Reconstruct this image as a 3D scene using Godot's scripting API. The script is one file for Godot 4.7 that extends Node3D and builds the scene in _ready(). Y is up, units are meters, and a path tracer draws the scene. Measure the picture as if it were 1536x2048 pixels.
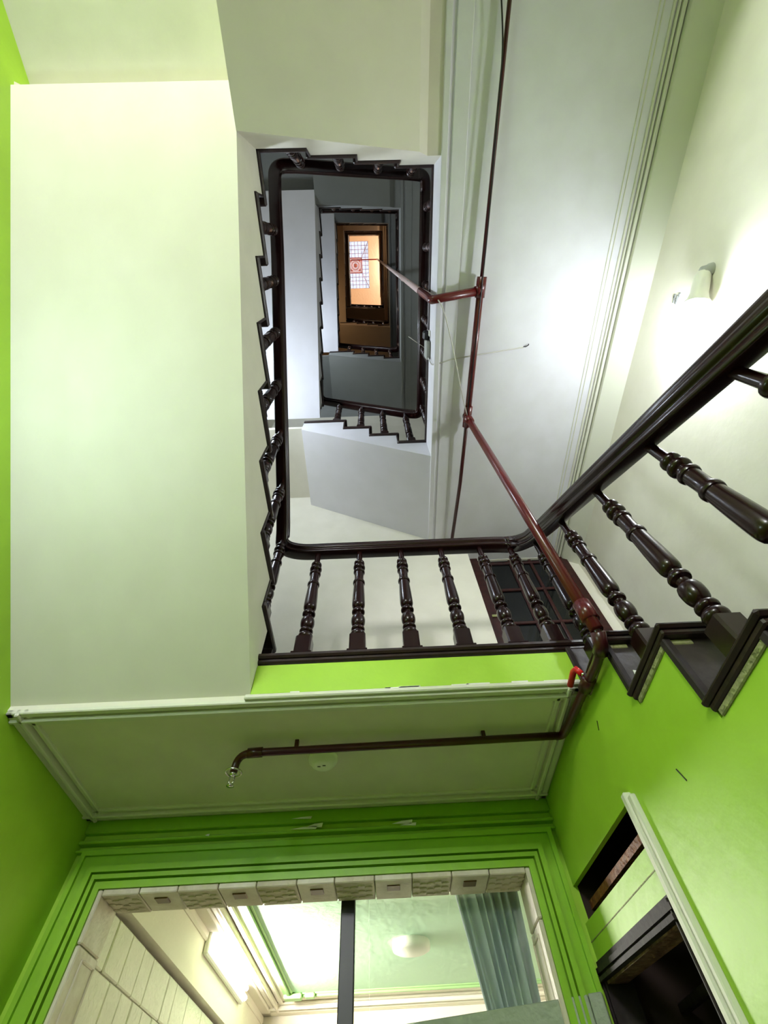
extends Node3D
# A stairwell seen from its ground floor, looking up. Metres; y up; the doorway wall lies towards -z.

const XL := -0.562      # well, left side
const XR := 0.47        # well, right side (upper floors)
const XS := 0.85        # wall under the lower right flight
const WALL_L := -1.564
const WALL_R := 1.88
const ZF := -1.461      # well, front side (upper floors)
const ZB := 0.48        # well, back side
const ZLAND := -1.6     # edge of the first landing
const ZDOOR := -2.56    # wall with the doorway
const ZUP := -2.30      # front wall over the landing
const ZBACK := 1.52
const FLOORS := [0.0, 2.80, 5.04, 8.60, 12.16, 15.72, 19.28]
var M := {}
var taken := {}
var rng := RandomNumberGenerator.new()
var baluster_cache := {}

# ---------------------------------------------------------------- materials
func noise_map(seed_: int, freq: float, strength: float, oct := 4) -> NoiseTexture2D:
	var n := FastNoiseLite.new()
	n.seed = seed_; n.frequency = freq; n.fractal_octaves = oct; n.noise_type = FastNoiseLite.TYPE_SIMPLEX_SMOOTH
	var t := NoiseTexture2D.new()
	t.width = 512; t.height = 512; t.seamless = true; t.noise = n; t.as_normal_map = true; t.bump_strength = strength
	return t

func tone_map(seed_: int, freq: float, low: Color, high: Color) -> NoiseTexture2D:
	var n := FastNoiseLite.new()
	n.seed = seed_; n.frequency = freq; n.fractal_octaves = 5
	var g := Gradient.new()
	g.set_color(0, low); g.set_color(1, high)
	var t := NoiseTexture2D.new()
	t.width = 512; t.height = 512; t.seamless = true; t.noise = n; t.color_ramp = g
	return t

func mat(c: Color, rough := 0.6, metal := 0.0) -> StandardMaterial3D:
	var m := StandardMaterial3D.new()
	m.albedo_color = c; m.roughness = rough; m.metallic = metal
	return m

func plaster(c: Color, rough: float, nmap: Texture2D, amount: float, tone: Texture2D = null) -> StandardMaterial3D:
	var m := mat(c, rough)
	m.uv1_triplanar = true; m.uv1_world_triplanar = true; m.uv1_scale = Vector3(1.1, 1.1, 1.1)
	m.normal_enabled = true; m.normal_texture = nmap; m.normal_scale = amount
	if tone: m.albedo_texture = tone
	return m

func make_materials() -> void:
	var fine := noise_map(3, 0.02, 4.0, 5)
	var rough := noise_map(8, 0.045, 9.0, 4)
	var carved := noise_map(15, 0.03, 22.0, 3)
	var dust := tone_map(21, 0.006, Color(0.965, 0.965, 0.955), Color(1, 1, 1))
	var blotch := tone_map(29, 0.012, Color(0.88, 0.865, 0.82), Color(1, 1, 1))
	var grain := tone_map(33, 0.03, Color(0.6, 0.5, 0.5), Color(1, 1, 1))
	M.cream = plaster(Color(0.90, 0.885, 0.82), 0.75, fine, 0.10, dust)
	M.white = plaster(Color(0.895, 0.89, 0.91), 0.75, fine, 0.08, dust)
	M.grey = plaster(Color(0.50, 0.51, 0.50), 0.8, fine, 0.1, dust)  # upper-floor paint darkened to stand for shade; also the crumbled plaster
	M.green = plaster(Color(0.655, 0.83, 0.22), 0.5, fine, 0.14, dust)
	M.deep_green = plaster(Color(0.56, 0.76, 0.15), 0.45, fine, 0.2, dust)
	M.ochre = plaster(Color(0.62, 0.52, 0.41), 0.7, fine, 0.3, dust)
	M.peach = plaster(Color(0.95, 0.875, 0.79), 0.7, fine, 0.3)
	M.mint = plaster(Color(0.72, 0.86, 0.72), 0.6, fine, 0.2)
	M.mint_trim = mat(Color(0.62, 0.78, 0.50), 0.5)
	M.room = plaster(Color(0.90, 0.87, 0.80), 0.7, fine, 0.25)
	M.bead = plaster(Color(0.86, 0.86, 0.79), 0.6, fine, 0.2)
	M.tile = plaster(Color(0.86, 0.82, 0.74), 0.5, carved, 0.14, blotch)
	M.plain_tile = plaster(Color(0.90, 0.865, 0.80), 0.45, rough, 0.12, blotch)
	M.inlay = mat(Color(0.40, 0.26, 0.10), 0.35)
	M.stone = plaster(Color(0.93, 0.91, 0.86), 0.6, rough, 0.25, dust)
	M.joint = mat(Color(0.72, 0.69, 0.62), 0.9)
	M.wood = mat(Color(0.12, 0.036, 0.032), 0.27)
	M.wood.metallic_specular = 0.35
	M.wood.clearcoat_enabled = true; M.wood.clearcoat = 0.25; M.wood.clearcoat_roughness = 0.15
	M.tread = plaster(Color(0.19, 0.11, 0.09), 0.4, fine, 0.3, grain)
	M.riser = plaster(Color(0.21, 0.165, 0.16), 0.5, fine, 0.3, grain)
	M.old_paint = plaster(Color(0.60, 0.61, 0.43), 0.7, rough, 0.6, blotch)
	M.door_wood = plaster(Color(0.26, 0.085, 0.075), 0.3, fine, 0.2, grain)
	M.frame_wood = plaster(Color(0.17, 0.115, 0.115), 0.7, fine, 0.4, grain)
	M.raw_wood = plaster(Color(0.66, 0.53, 0.43), 0.7, rough, 0.4, grain)
	M.closet = mat(Color(0.20, 0.14, 0.11), 0.9)  # closet lining, its dimness put into the colour
	M.plank = plaster(Color(0.62, 0.38, 0.18), 0.6, rough, 0.4, grain)
	M.dark_glass = mat(Color(0.03, 0.045, 0.05), 0.05)
	M.pipe = mat(Color(0.34, 0.085, 0.08), 0.26)
	M.pale_pipe = mat(Color(0.86, 0.77, 0.75), 0.3)
	M.dark_pipe = mat(Color(0.24, 0.06, 0.07), 0.28)
	M.valve_red = mat(Color(0.80, 0.10, 0.08), 0.35)
	M.black = mat(Color(0.03, 0.03, 0.035), 0.4)
	M.wire = mat(Color(0.75, 0.74, 0.70), 0.5)
	M.dark_wire = mat(Color(0.07, 0.05, 0.06), 0.4)
	M.plastic = mat(Color(0.88, 0.88, 0.82), 0.4)
	M.detector = mat(Color(0.97, 0.97, 0.93), 0.4)
	M.grey_plastic = mat(Color(0.62, 0.63, 0.60), 0.45)
	M.steel = mat(Color(0.80, 0.80, 0.78), 0.18, 1.0)
	M.door_paint = plaster(Color(0.60, 0.64, 0.56), 0.55, rough, 0.35, dust)
	M.door_panel = plaster(Color(0.74, 0.74, 0.60), 0.6, rough, 0.3, dust)
	M.yellow_wood = mat(Color(0.60, 0.42, 0.08), 0.5)
	M.ground = plaster(Color(0.36, 0.34, 0.31), 0.35, fine, 0.2, dust)
	M.curtain = mat(Color(0.52, 0.555, 0.57), 0.85)
	M.curtain.backlight = Color(0.15, 0.17, 0.17)
	M.paper = mat(Color(0.90, 0.90, 0.86), 0.8)
	M.glass = mat(Color(0.75, 0.88, 0.82), 0.03)
	M.glass.transparency = BaseMaterial3D.TRANSPARENCY_ALPHA; M.glass.albedo_color.a = 0.10
	M.sky_glass = mat(Color(0.93, 0.95, 1.0), 0.2)
	M.sky_glass.transparency = BaseMaterial3D.TRANSPARENCY_ALPHA; M.sky_glass.albedo_color.a = 0.25
	M.stained = mat(Color(0.80, 0.42, 0.28), 0.2)
	M.stained.transparency = BaseMaterial3D.TRANSPARENCY_ALPHA; M.stained.albedo_color.a = 0.6
	M.stained_pale = mat(Color(0.97, 0.78, 0.62), 0.2)
	M.stained_pale.transparency = BaseMaterial3D.TRANSPARENCY_ALPHA; M.stained_pale.albedo_color.a = 0.35
	M.lead = mat(Color(0.62, 0.45, 0.50), 0.5)
	M.glow = glow(Color(1.0, 1.0, 0.99), 6.0)
	M.glow_tube = glow(Color(1.0, 0.99, 0.97), 5.0)
	M.glow_panel = glow(Color(0.97, 0.98, 1.0), 1.2)
	M.glow_warm = glow(Color(1.0, 0.80, 0.52), 5.0)

func glow(c: Color, e: float) -> StandardMaterial3D:
	var m := mat(Color(0.9, 0.9, 0.9), 0.5)
	m.emission_enabled = true; m.emission = c; m.emission_energy_multiplier = e
	return m

# ---------------------------------------------------------------- mesh building (corners run anticlockwise seen from outside)
func begin(smooth := false) -> SurfaceTool:
	var st := SurfaceTool.new()
	st.begin(Mesh.PRIMITIVE_TRIANGLES)
	st.set_smooth_group(0 if smooth else -1)
	return st

func tri(st: SurfaceTool, a: Vector3, b: Vector3, c: Vector3) -> void:
	st.add_vertex(a); st.add_vertex(c); st.add_vertex(b)

func quad(st: SurfaceTool, a: Vector3, b: Vector3, c: Vector3, d: Vector3) -> void:
	tri(st, a, b, c); tri(st, a, c, d)

func poly_face(st: SurfaceTool, pts: Array, out: Vector3) -> void:      # a flat convex face turned to look along out
	var n: Vector3 = (pts[1] - pts[0]).cross(pts[2] - pts[0])
	var p := pts.duplicate()
	if n.dot(out) < 0: p.reverse()
	for i in range(1, p.size() - 1): tri(st, p[0], p[i], p[i + 1])

func box(st: SurfaceTool, a: Vector3, b: Vector3, c := 0.0) -> void:    # a box from a to b with chamfered edges
	var lo := Vector3(min(a.x, b.x), min(a.y, b.y), min(a.z, b.z))
	var hi := Vector3(max(a.x, b.x), max(a.y, b.y), max(a.z, b.z))
	var mid := (lo + hi) * 0.5
	var h := (hi - lo) * 0.5
	c = min(c, min(h.x, min(h.y, h.z)) * 0.9)
	for ax in 3:
		var u := (ax + 1) % 3
		var v := (ax + 2) % 3
		for s in [-1, 1]:
			var f := []
			for k in [[-1, -1], [1, -1], [1, 1], [-1, 1]]:
				var p := mid
				p[ax] += s * h[ax]; p[u] += k[0] * (h[u] - c); p[v] += k[1] * (h[v] - c)
				f.append(p)
			var o := Vector3.ZERO
			o[ax] = s
			poly_face(st, f, o)
	if c <= 0.0: return
	for ax in 3:
		var u := (ax + 1) % 3
		var v := (ax + 2) % 3
		for su in [-1, 1]:
			for sv in [-1, 1]:
				var f := []
				for k in [[-1, 0], [1, 0], [1, 1], [-1, 1]]:
					var p := mid
					p[ax] += k[0] * (h[ax] - c)
					p[u] += su * (h[u] - (c if k[1] == 1 else 0.0)); p[v] += sv * (h[v] - (c if k[1] == 0 else 0.0))
					f.append(p)
				var o := Vector3.ZERO
				o[u] = su; o[v] = sv
				poly_face(st, f, o)
	for sx in [-1, 1]:
		for sy in [-1, 1]:
			for sz in [-1, 1]:
				var k := Vector3(sx, sy, sz)
				var f := []
				for ax in 3:
					var p := mid + k * (h - Vector3(c, c, c))
					p[ax] = mid[ax] + k[ax] * h[ax]
					f.append(p)
				poly_face(st, f, k)

func axis_point(ax: String, p: Vector2, d: float) -> Vector3:          # 'x': (z, y) at x = d; 'z': (x, y) at z = d; 'y': (x, z) at y = d
	if ax == "x": return Vector3(d, p.y, p.x)
	if ax == "z": return Vector3(p.x, p.y, d)
	return Vector3(p.x, d, p.y)

func prism(st: SurfaceTool, pts: Array, ax: String, d0: float, d1: float) -> void:
	var pv := PackedVector2Array(pts)
	var t := Geometry2D.triangulate_polygon(pv)
	var o := axis_point(ax, Vector2.ZERO, 1.0)
	for k in range(0, t.size(), 3):
		poly_face(st, [axis_point(ax, pv[t[k]], d1), axis_point(ax, pv[t[k + 1]], d1), axis_point(ax, pv[t[k + 2]], d1)], o)
		poly_face(st, [axis_point(ax, pv[t[k]], d0), axis_point(ax, pv[t[k + 1]], d0), axis_point(ax, pv[t[k + 2]], d0)], -o)
	var ccw := not Geometry2D.is_polygon_clockwise(pv)
	for i in pv.size():
		var a := pv[i]
		var b := pv[(i + 1) % pv.size()]
		if a.distance_to(b) < 1e-6: continue
		var n2 := Vector2(b.y - a.y, a.x - b.x)
		if not ccw: n2 = -n2
		var nout := axis_point(ax, n2, 0.0)
		poly_face(st, [axis_point(ax, a, d0), axis_point(ax, b, d0), axis_point(ax, b, d1), axis_point(ax, a, d1)], nout)

func lathe(st: SurfaceTool, prof: Array, seg: int, at := Transform3D.IDENTITY) -> void:   # prof: Vector2(radius, height), from below upwards
	for i in prof.size() - 1:
		for k in seg:
			var a0 := TAU * k / seg
			var a1 := TAU * (k + 1) / seg
			var d0 := Vector3(cos(a0), 0, -sin(a0))
			var d1 := Vector3(cos(a1), 0, -sin(a1))
			var p: Vector2 = prof[i]
			var q: Vector2 = prof[i + 1]
			var v := [at * (d0 * p.x + Vector3(0, p.y, 0)), at * (d1 * p.x + Vector3(0, p.y, 0)), at * (d1 * q.x + Vector3(0, q.y, 0)), at * (d0 * q.x + Vector3(0, q.y, 0))]
			if p.x > 1e-5: tri(st, v[0], v[1], v[2])
			if q.x > 1e-5: tri(st, v[0], v[2], v[3])

func aim(p: Vector3, dir: Vector3) -> Transform3D:                    # y along dir
	var y := dir.normalized()
	var x := y.cross(Vector3(0, 0, 1) if abs(y.z) < 0.9 else Vector3(1, 0, 0)).normalized()
	return Transform3D(Basis(x, y, x.cross(y)), p)

func rounded(pts: Array, r: float, n := 6) -> Array:                  # a path with its corners turned into curves
	var out := [pts[0]]
	for i in range(1, pts.size() - 1):
		var a: Vector3 = pts[i - 1]
		var b: Vector3 = pts[i]
		var c: Vector3 = pts[i + 1]
		var ra: float = min(r, a.distance_to(b) * 0.49)
		var rc: float = min(r, b.distance_to(c) * 0.49)
		var p := b + (a - b).normalized() * ra
		var q := b + (c - b).normalized() * rc
		for k in n + 1:
			var t := float(k) / n
			out.append(p.lerp(b, t).lerp(b.lerp(q, t), t))
	out.append(pts[-1])
	return out

func tube(st: SurfaceTool, path: Array, r: float, seg := 12) -> void:
	var rings := []
	var x := Vector3.ZERO
	for i in path.size():
		var d: Vector3 = (path[min(i + 1, path.size() - 1)] - path[max(i - 1, 0)]).normalized()
		if i == 0: x = d.cross(Vector3(0, 0, 1) if abs(d.z) < 0.9 else Vector3(0, 1, 0)).normalized()
		else: x = (x - d * x.dot(d)).normalized()
		var y := d.cross(x)
		var ring := []
		for k in seg:
			var a := TAU * k / seg
			ring.append(path[i] + (x * cos(a) + y * sin(a)) * r)
		rings.append(ring)
	join_rings(st, rings)

func join_rings(st: SurfaceTool, rings: Array) -> void:               # rings run anticlockwise seen against the direction of travel
	var n: int = rings[0].size()
	for i in rings.size() - 1:
		for k in n:
			var j := (k + 1) % n
			quad(st, rings[i][k], rings[i][j], rings[i + 1][j], rings[i + 1][k])
	for e in [0, rings.size() - 1]:
		var mid := Vector3.ZERO
		for p in rings[e]: mid += p / n
		for k in n:
			if e == 0: tri(st, mid, rings[e][(k + 1) % n], rings[e][k])
			else: tri(st, mid, rings[e][k], rings[e][(k + 1) % n])

func sweep_rail(st: SurfaceTool, path: Array, prof: Array) -> void:   # prof: Vector2(sideways, up) around the path; the section stays upright
	var rings := []
	for i in path.size():
		var d: Vector3 = (path[min(i + 1, path.size() - 1)] - path[max(i - 1, 0)])
		var side := Vector3(-d.z, 0, d.x).normalized()
		var flat := Vector2(d.x, d.z).length()
		var lift: float = clamp(d.length() / max(flat, 1e-4), 1.0, 1.5)
		var ring := []
		for p in prof: ring.append(path[i] + side * p.x + Vector3(0, p.y * lift, 0))
		rings.append(ring)
	join_rings(st, rings)

# ---------------------------------------------------------------- the tree of things
func numbered(n: String) -> String:
	if not taken.has(n):
		taken[n] = 0
		return n
	taken[n] += 1
	return "%s_%03d" % [n, taken[n]]

func tag(o: Node, label: String, category := "", group := "", kind := "") -> Node:
	if label: o.set_meta("label", label)
	if category: o.set_meta("category", category)
	if group: o.set_meta("group", group)
	if kind: o.set_meta("kind", kind)
	return o

func thing(called: String, label: String, category: String, at: Vector3, group := "") -> Node3D:
	var o := Node3D.new()
	o.name = numbered(called)
	add_child(o)
	o.position = at
	tag(o, label, category, group)
	return o

func origin_of(n: Node) -> Vector3:
	var p := Vector3.ZERO
	while n != self and n != null:
		p += n.position
		n = n.get_parent()
	return p

func obj(called: String, st: SurfaceTool, m: Material, parent: Node = self, at := Vector3.ZERO) -> MeshInstance3D:
	# the shape is given in world places; at is where the part's own origin goes
	st.generate_normals()
	var o := MeshInstance3D.new()
	o.mesh = st.commit()
	o.material_override = m
	o.cast_shadow = GeometryInstance3D.SHADOW_CASTING_SETTING_ON
	o.name = numbered(called) if parent == self else called
	parent.add_child(o, true)
	o.position = at - origin_of(parent)
	return o

func struct(called: String, label: String, st: SurfaceTool, m: Material) -> MeshInstance3D:
	var o := obj(called, st, m)
	tag(o, label, "", "", "structure")
	return o

func sbox(called: String, label: String, a: Vector3, b: Vector3, m: Material) -> MeshInstance3D:
	var st := begin()
	box(st, a, b)
	return struct(called, label, st, m)

func pbox(called: String, parent: Node, a: Vector3, b: Vector3, m: Material, c := 0.003) -> MeshInstance3D:
	var st := begin()
	box(st, a, b, c)
	return obj(called, st, m, parent)

func V(x: float, y: float, z: float) -> Vector3: return Vector3(x, y, z)

# ---------------------------------------------------------------- stairs
func turned(st: SurfaceTool, prof: Array, seg: int, crease := 0.82) -> void:
	# a turned profile with its own normals: soft along curves, crisp where the profile breaks
	var nrm := []
	for i in prof.size() - 1:
		var d: Vector2 = (prof[i + 1] - prof[i]).normalized()
		nrm.append(Vector2(d.y, -d.x))
	for i in prof.size() - 1:
		var n0: Vector2 = nrm[i]
		var n1: Vector2 = nrm[i]
		if i > 0 and nrm[i].dot(nrm[i - 1]) > crease: n0 = (nrm[i] + nrm[i - 1]).normalized()
		if i < nrm.size() - 1 and nrm[i].dot(nrm[i + 1]) > crease: n1 = (nrm[i] + nrm[i + 1]).normalized()
		for k in seg:
			var c := []
			for q in [[k, 0], [k + 1, 0], [k + 1, 1], [k, 0], [k + 1, 1], [k, 1]]:
				var a: float = TAU * q[0] / seg
				var p: Vector2 = prof[i + q[1]]
				var n: Vector2 = n1 if q[1] == 1 else n0
				c.append([Vector3(cos(a) * p.x, p.y, -sin(a) * p.x), Vector3(cos(a) * n.x, n.y, -sin(a) * n.x)])
			for q in [0, 2, 1, 3, 5, 4]:
				st.set_normal(c[q][1])
				st.add_vertex(c[q][0])

func baluster_mesh(len_: float) -> ArrayMesh:
	var key := int(round(len_ * 50)) * 2
	if baluster_cache.has(key): return baluster_cache[key]
	var L := key / 100.0
	var st := begin()
	box(st, V(-0.048, 0, -0.048), V(0.048, 0.012, 0.048), 0.003)
	box(st, V(-0.039, 0.01, -0.039), V(0.039, 0.142 * L, 0.039), 0.007)
	st.generate_normals()
	var block := st.commit()
	# radius in mm, height in thousandths of the length
	var f := [[24, 138], [31, 141], [36, 147], [39, 157], [39, 164], [36, 174], [30, 181], [25, 183], [25, 187], [31, 190], [35, 196], [36, 203], [34, 211], [29, 216], [23, 218], [22, 223],
		[27, 228], [33, 238], [37, 254], [38, 270], [37.5, 286], [34, 300], [27, 309], [21, 314], [19.5, 321], [21, 329], [27, 333], [34, 337], [36, 343], [36, 350], [33, 357], [26, 361], [20, 364], [18.5, 370], [20, 377],
		[26, 381], [33, 390], [36, 404], [36.5, 422], [36, 450], [34.5, 510], [32, 570], [30.5, 607], [30.5, 612], [34.5, 615], [36, 622], [36, 630], [34, 637], [29.5, 640], [28, 645], [27.5, 680], [28.5, 722], [28.5, 726], [33, 729], [35, 736], [35, 742], [32, 750], [25, 754], [23, 760], [24, 770],
		[30, 774], [36, 782], [37, 791], [36, 799], [29, 806], [23, 810], [22, 818], [26, 823], [31, 829], [33, 838], [32, 847], [26, 853], [20, 857], [19, 866], [18.5, 900], [16, 1030]]
	var prof := []
	for p in f: prof.append(Vector2(p[0] * 0.00095, p[1] * 0.001 * L))
	st = SurfaceTool.new()
	st.begin(Mesh.PRIMITIVE_TRIANGLES)
	turned(st, prof, 20)
	var post := st.commit()
	st = SurfaceTool.new()
	st.begin(Mesh.PRIMITIVE_TRIANGLES)
	st.append_from(block, 0, Transform3D.IDENTITY)
	st.append_from(post, 0, Transform3D.IDENTITY)
	baluster_cache[key] = st.commit()
	return baluster_cache[key]

func baluster(parent: Node3D, x: float, z: float, y: float, top: float) -> void:
	var o := MeshInstance3D.new()
	o.mesh = baluster_mesh(top - y)
	o.material_override = M.wood
	o.name = "baluster"
	parent.add_child(o, true)
	o.position = V(x, y, z) - parent.position

func rail_profile() -> Array:                                          # 90 mm wide, 87 mm high, grooved sides
	var half := [[0.024, 0.0], [0.030, 0.004], [0.030, 0.020], [0.027, 0.026], [0.030, 0.031], [0.036, 0.036], [0.0375, 0.046], [0.036, 0.056], [0.031, 0.060], [0.034, 0.066], [0.031, 0.078], [0.020, 0.085], [0.0, 0.087]]
	var p := []
	for h in half: p.append(Vector2(h[0] * 1.2, h[1]))
	for i in range(half.size() - 2, -1, -1): p.append(Vector2(-half[i][0] * 1.2, half[i][1]))
	p.reverse()
	return p

func rail(parent: Node3D, pts: Array, r := 0.12) -> void:
	var st := begin(true)
	sweep_rail(st, rounded(pts, r, 8), rail_profile())
	obj("handrail", st, M.wood, parent)

func tread(parent: Node3D, a: Vector3, b: Vector3) -> void:            # a dark board: rounded edge over a thinner moulding
	var st := begin()
	var lo := Vector3(min(a.x, b.x), min(a.y, b.y), min(a.z, b.z))
	var hi := Vector3(max(a.x, b.x), max(a.y, b.y), max(a.z, b.z))
	box(st, lo, hi, 0.008)
	obj("tread", st, M.tread, parent)

func back_cross(y: float, floor_no: int, wall: Material, label: String) -> Node3D:
	# climbs from the corner landing (left) to floor y (right) along the back of the well
	var t := thing("stair_flight", label, "stairs", V(0, y - 0.62, ZB))
	var st := begin()
	prism(st, [Vector2(XL, y - 0.66), Vector2(XL, y - 1.065), Vector2(0.325, y - 0.475), Vector2(0.385, y - 0.345), Vector2(XR, y - 0.345), Vector2(XR, y - 0.04), Vector2(0.235, y - 0.04), Vector2(0.235, y - 0.24), Vector2(-0.03, y - 0.24), Vector2(-0.03, y - 0.45), Vector2(-0.295, y - 0.45), Vector2(-0.295, y - 0.66)], "z", ZB, ZBACK)
	obj("stair_body", st, wall, t)
	var steps := [[0.235, XR, 0.0], [-0.03, 0.235, -0.20], [-0.295, -0.03, -0.41], [XL, -0.295, -0.62]]
	for s in steps:
		tread(t, V(s[0] - 0.03, y + s[2] - 0.034, ZB - 0.014), V(s[1], y + s[2], ZBACK))
	for s in [[0.235, -0.20, 0.0], [-0.03, -0.41, -0.20], [-0.295, -0.62, -0.41]]:
		pbox("riser", t, V(s[0] - 0.012, y + s[1], ZB - 0.008), V(s[0], y + s[2] - 0.04, ZBACK), M.riser, 0.002)
	return t

func front_cross(y: float, wall: Material, label: String) -> Node3D:
	# climbs from floor y (right) to the corner landing (left) along the front of the well
	var t := thing("stair_flight", label, "stairs", V(0, y, ZF))
	var st := begin()
	prism(st, [Vector2(-0.69, y + 0.40), Vector2(XR, y - 0.335), Vector2(XR, y - 0.04), Vector2(0.21, y - 0.04), Vector2(0.21, y + 0.16), Vector2(-0.04, y + 0.16), Vector2(-0.04, y + 0.37), Vector2(-0.29, y + 0.37), Vector2(-0.29, y + 0.58), Vector2(-0.69, y + 0.58)], "z", ZUP, ZF)
	obj("stair_body", st, wall, t)
	for s in [[0.21, XR, 0.0], [-0.04, 0.21, 0.20], [-0.29, -0.04, 0.41], [-0.69, -0.29, 0.62]]:
		tread(t, V(s[0], y + s[2] - 0.035, ZUP), V(s[1] + (0.03 if s[2] > 0 else 0.0), y + s[2], ZF + 0.016))
	for s in [[0.21, 0.0, 0.20], [-0.04, 0.20, 0.41], [-0.29, 0.41, 0.62]]:
		pbox("riser", t, V(s[0], y + s[1], ZUP), V(s[0] + 0.012, y + s[2] - 0.035, ZF + 0.008), M.riser, 0.002)
	return t

func left_flight(y0: float, steps: int, z0: float, going: float, rise: float, soffit_y: float, soffit_z: float, slope: float, z_end: float, wall: Material, label: String) -> Node3D:
	# climbs from the front to the back along the left wall; y0 is the level below its first riser at z0
	var t := thing("stair_flight", label, "stairs", V(WALL_L, y0, z0))
	var p := [Vector2(soffit_z, soffit_y), Vector2(soffit_z, max(y0, soffit_y) + 0.02)]
	for k in steps:
		var z := z0 + going * k
		p.append(Vector2(max(z, soffit_z + 0.001), max(y0 + rise * k - 0.04, soffit_y + 0.03)))
		p.append(Vector2(max(z, soffit_z + 0.001), y0 + rise * (k + 1) - 0.04))
	p.append(Vector2(z_end, y0 + rise * steps - 0.04))
	p.append(Vector2(z_end, soffit_y + slope * (z_end - soffit_z)))
	var q := [p[0]]
	for v in p:
		if v.distance_to(q[-1]) > 0.002: q.append(v)
	var st := begin()
	prism(st, q, "x", WALL_L, XL)
	obj("stair_body", st, wall, t)
	for k in steps:
		var z := z0 + going * k
		var z1 := z + going if k < steps - 1 else z_end
		tread(t, V(WALL_L, y0 + rise * (k + 1) - 0.034, z - 0.05), V(XL + 0.016, y0 + rise * (k + 1), z1))
		pbox("riser", t, V(WALL_L, y0 + rise * k, z - 0.012), V(XL + 0.008, y0 + rise * (k + 1) - 0.04, z), M.riser, 0.002)
	return t

func storey(k: int, walls: Dictionary, say: String) -> void:           # everything from floor k up to floor k + 1
	var y: float = FLOORS[k]
	var y1: float = FLOORS[k + 1]
	front_cross(y, walls.front, "short front flight of three dark-edged steps climbing leftwards from the %s" % say)
	var st := begin()
	box(st, V(WALL_L, y + 0.57, ZUP), V(-0.69, y + 0.62, -1.51))
	struct("floor", "flat corner landing at the front left above the %s" % say, st, walls.corner)
	var rise := (y1 - 0.62 - (y + 1.02)) / 8.0
	left_flight(y + 1.02, 8, -1.45, 0.24, rise, y + 0.88, -1.51, 0.77, 0.62, walls.left, "long left flight with a pale sloping underside above the %s" % say)
	st = begin()
	box(st, V(WALL_L, y1 - 0.77, 0.62), V(XL, y1 - 0.62, ZBACK))
	struct("floor", "flat corner landing at the back left above the %s" % say, st, walls.back)
	back_cross(y1, k, walls.back, "short back flight of three dark-edged steps climbing rightwards above the %s" % say)
	upper_landing(y1, walls.right, "floor slab along the right of the well above the %s" % say)
	var t := thing("balustrade", "dark turned-wood railing winding round the well above the %s" % say, "railing", V(0.515, y, ZB), "balustrades of the upper floors")
	var dy := y - 5.04
	rail(t, [V(0.515, y + 0.81, 0.42), V(0.515, y + 0.81, -1.30), V(0.515, y + 0.81, -1.50), V(0.38, y + 0.86, -1.51), V(-0.44, y + 1.36, -1.51), V(-0.615, y + 1.45, -1.50), V(-0.615, y + 1.52, -1.36), V(-0.615, y + 2.46, 0.03), V(-0.615, y + 2.68, 0.36), V(-0.615, y1 + 0.14, 0.525), V(-0.47, y1 + 0.20, 0.53), V(0.40, y1 + 0.75, 0.53), V(0.515, y1 + 0.81, 0.53), V(0.515, y1 + 0.81, 0.40)], 0.085)
	for z in [0.30, 0.02, -0.26, -0.54, -0.82, -1.10, -1.38]: baluster(t, 0.512, z, y, y + 0.82)
	for b in [[0.345, 0.0], [0.108, 0.20], [-0.12, 0.41], [-0.37, 0.62]]: baluster(t, b[0], -1.505, y + b[1], y + 0.86 + (0.38 - b[0]) * 0.61)
	for i in 8:
		var z := -1.45 + 0.24 * i + 0.12
		if z < 0.42: baluster(t, -0.612, z, y + 1.02 + rise * (i + 1), y + 2.46 + (z - 0.03) * 0.68 + 0.02)
	for b in [[0.37, 0.0], [0.11, -0.20], [-0.16, -0.41], [-0.42, -0.62]]: baluster(t, b[0], 0.525, y1 + b[1], y1 + 0.22 + (b[0] + 0.47) * 0.635)

func upper_landing(y: float, wall: Material, label: String) -> void:
	var st := begin()
	box(st, V(XR, y - 0.335, ZDOOR), V(WALL_R, y, ZBACK))
	box(st, V(XR - 0.002, y - 0.36, ZUP), V(XR + 0.035, y - 0.02, ZBACK), 0.004)
	box(st, V(XR + 0.06, y - 0.345, ZUP), V(XR + 0.15, y - 0.3, ZBACK), 0.004)
	var o := struct("floor", label, st, wall)
	var n := begin()
	box(n, V(XR - 0.015, y - 0.035, ZF), V(XR + 0.05, y + 0.004, ZB), 0.006)
	obj("floor_edge", n, M.tread, o)
	# mouldings along the wall side of the soffit
	var c := begin()
	for b in [[1.602, 0.007, 0.006], [1.626, 0.007, 0.006], [1.676, 0.014, 0.011], [1.70, 0.012, 0.018], [1.72, 0.02, 0.028]]:
		box(c, V(b[0], y - 0.335 - b[2], ZDOOR), V(b[0] + b[1], y - 0.33, ZBACK), 0.003)
	prism(c, [Vector2(1.745, y - 0.33), Vector2(WALL_R, y - 0.33), Vector2(WALL_R, y - 0.46), Vector2(1.862, y - 0.45), Vector2(1.75, y - 0.385)], "z", ZDOOR, ZBACK)
	obj("trim", c, M.bead, o)

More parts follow.
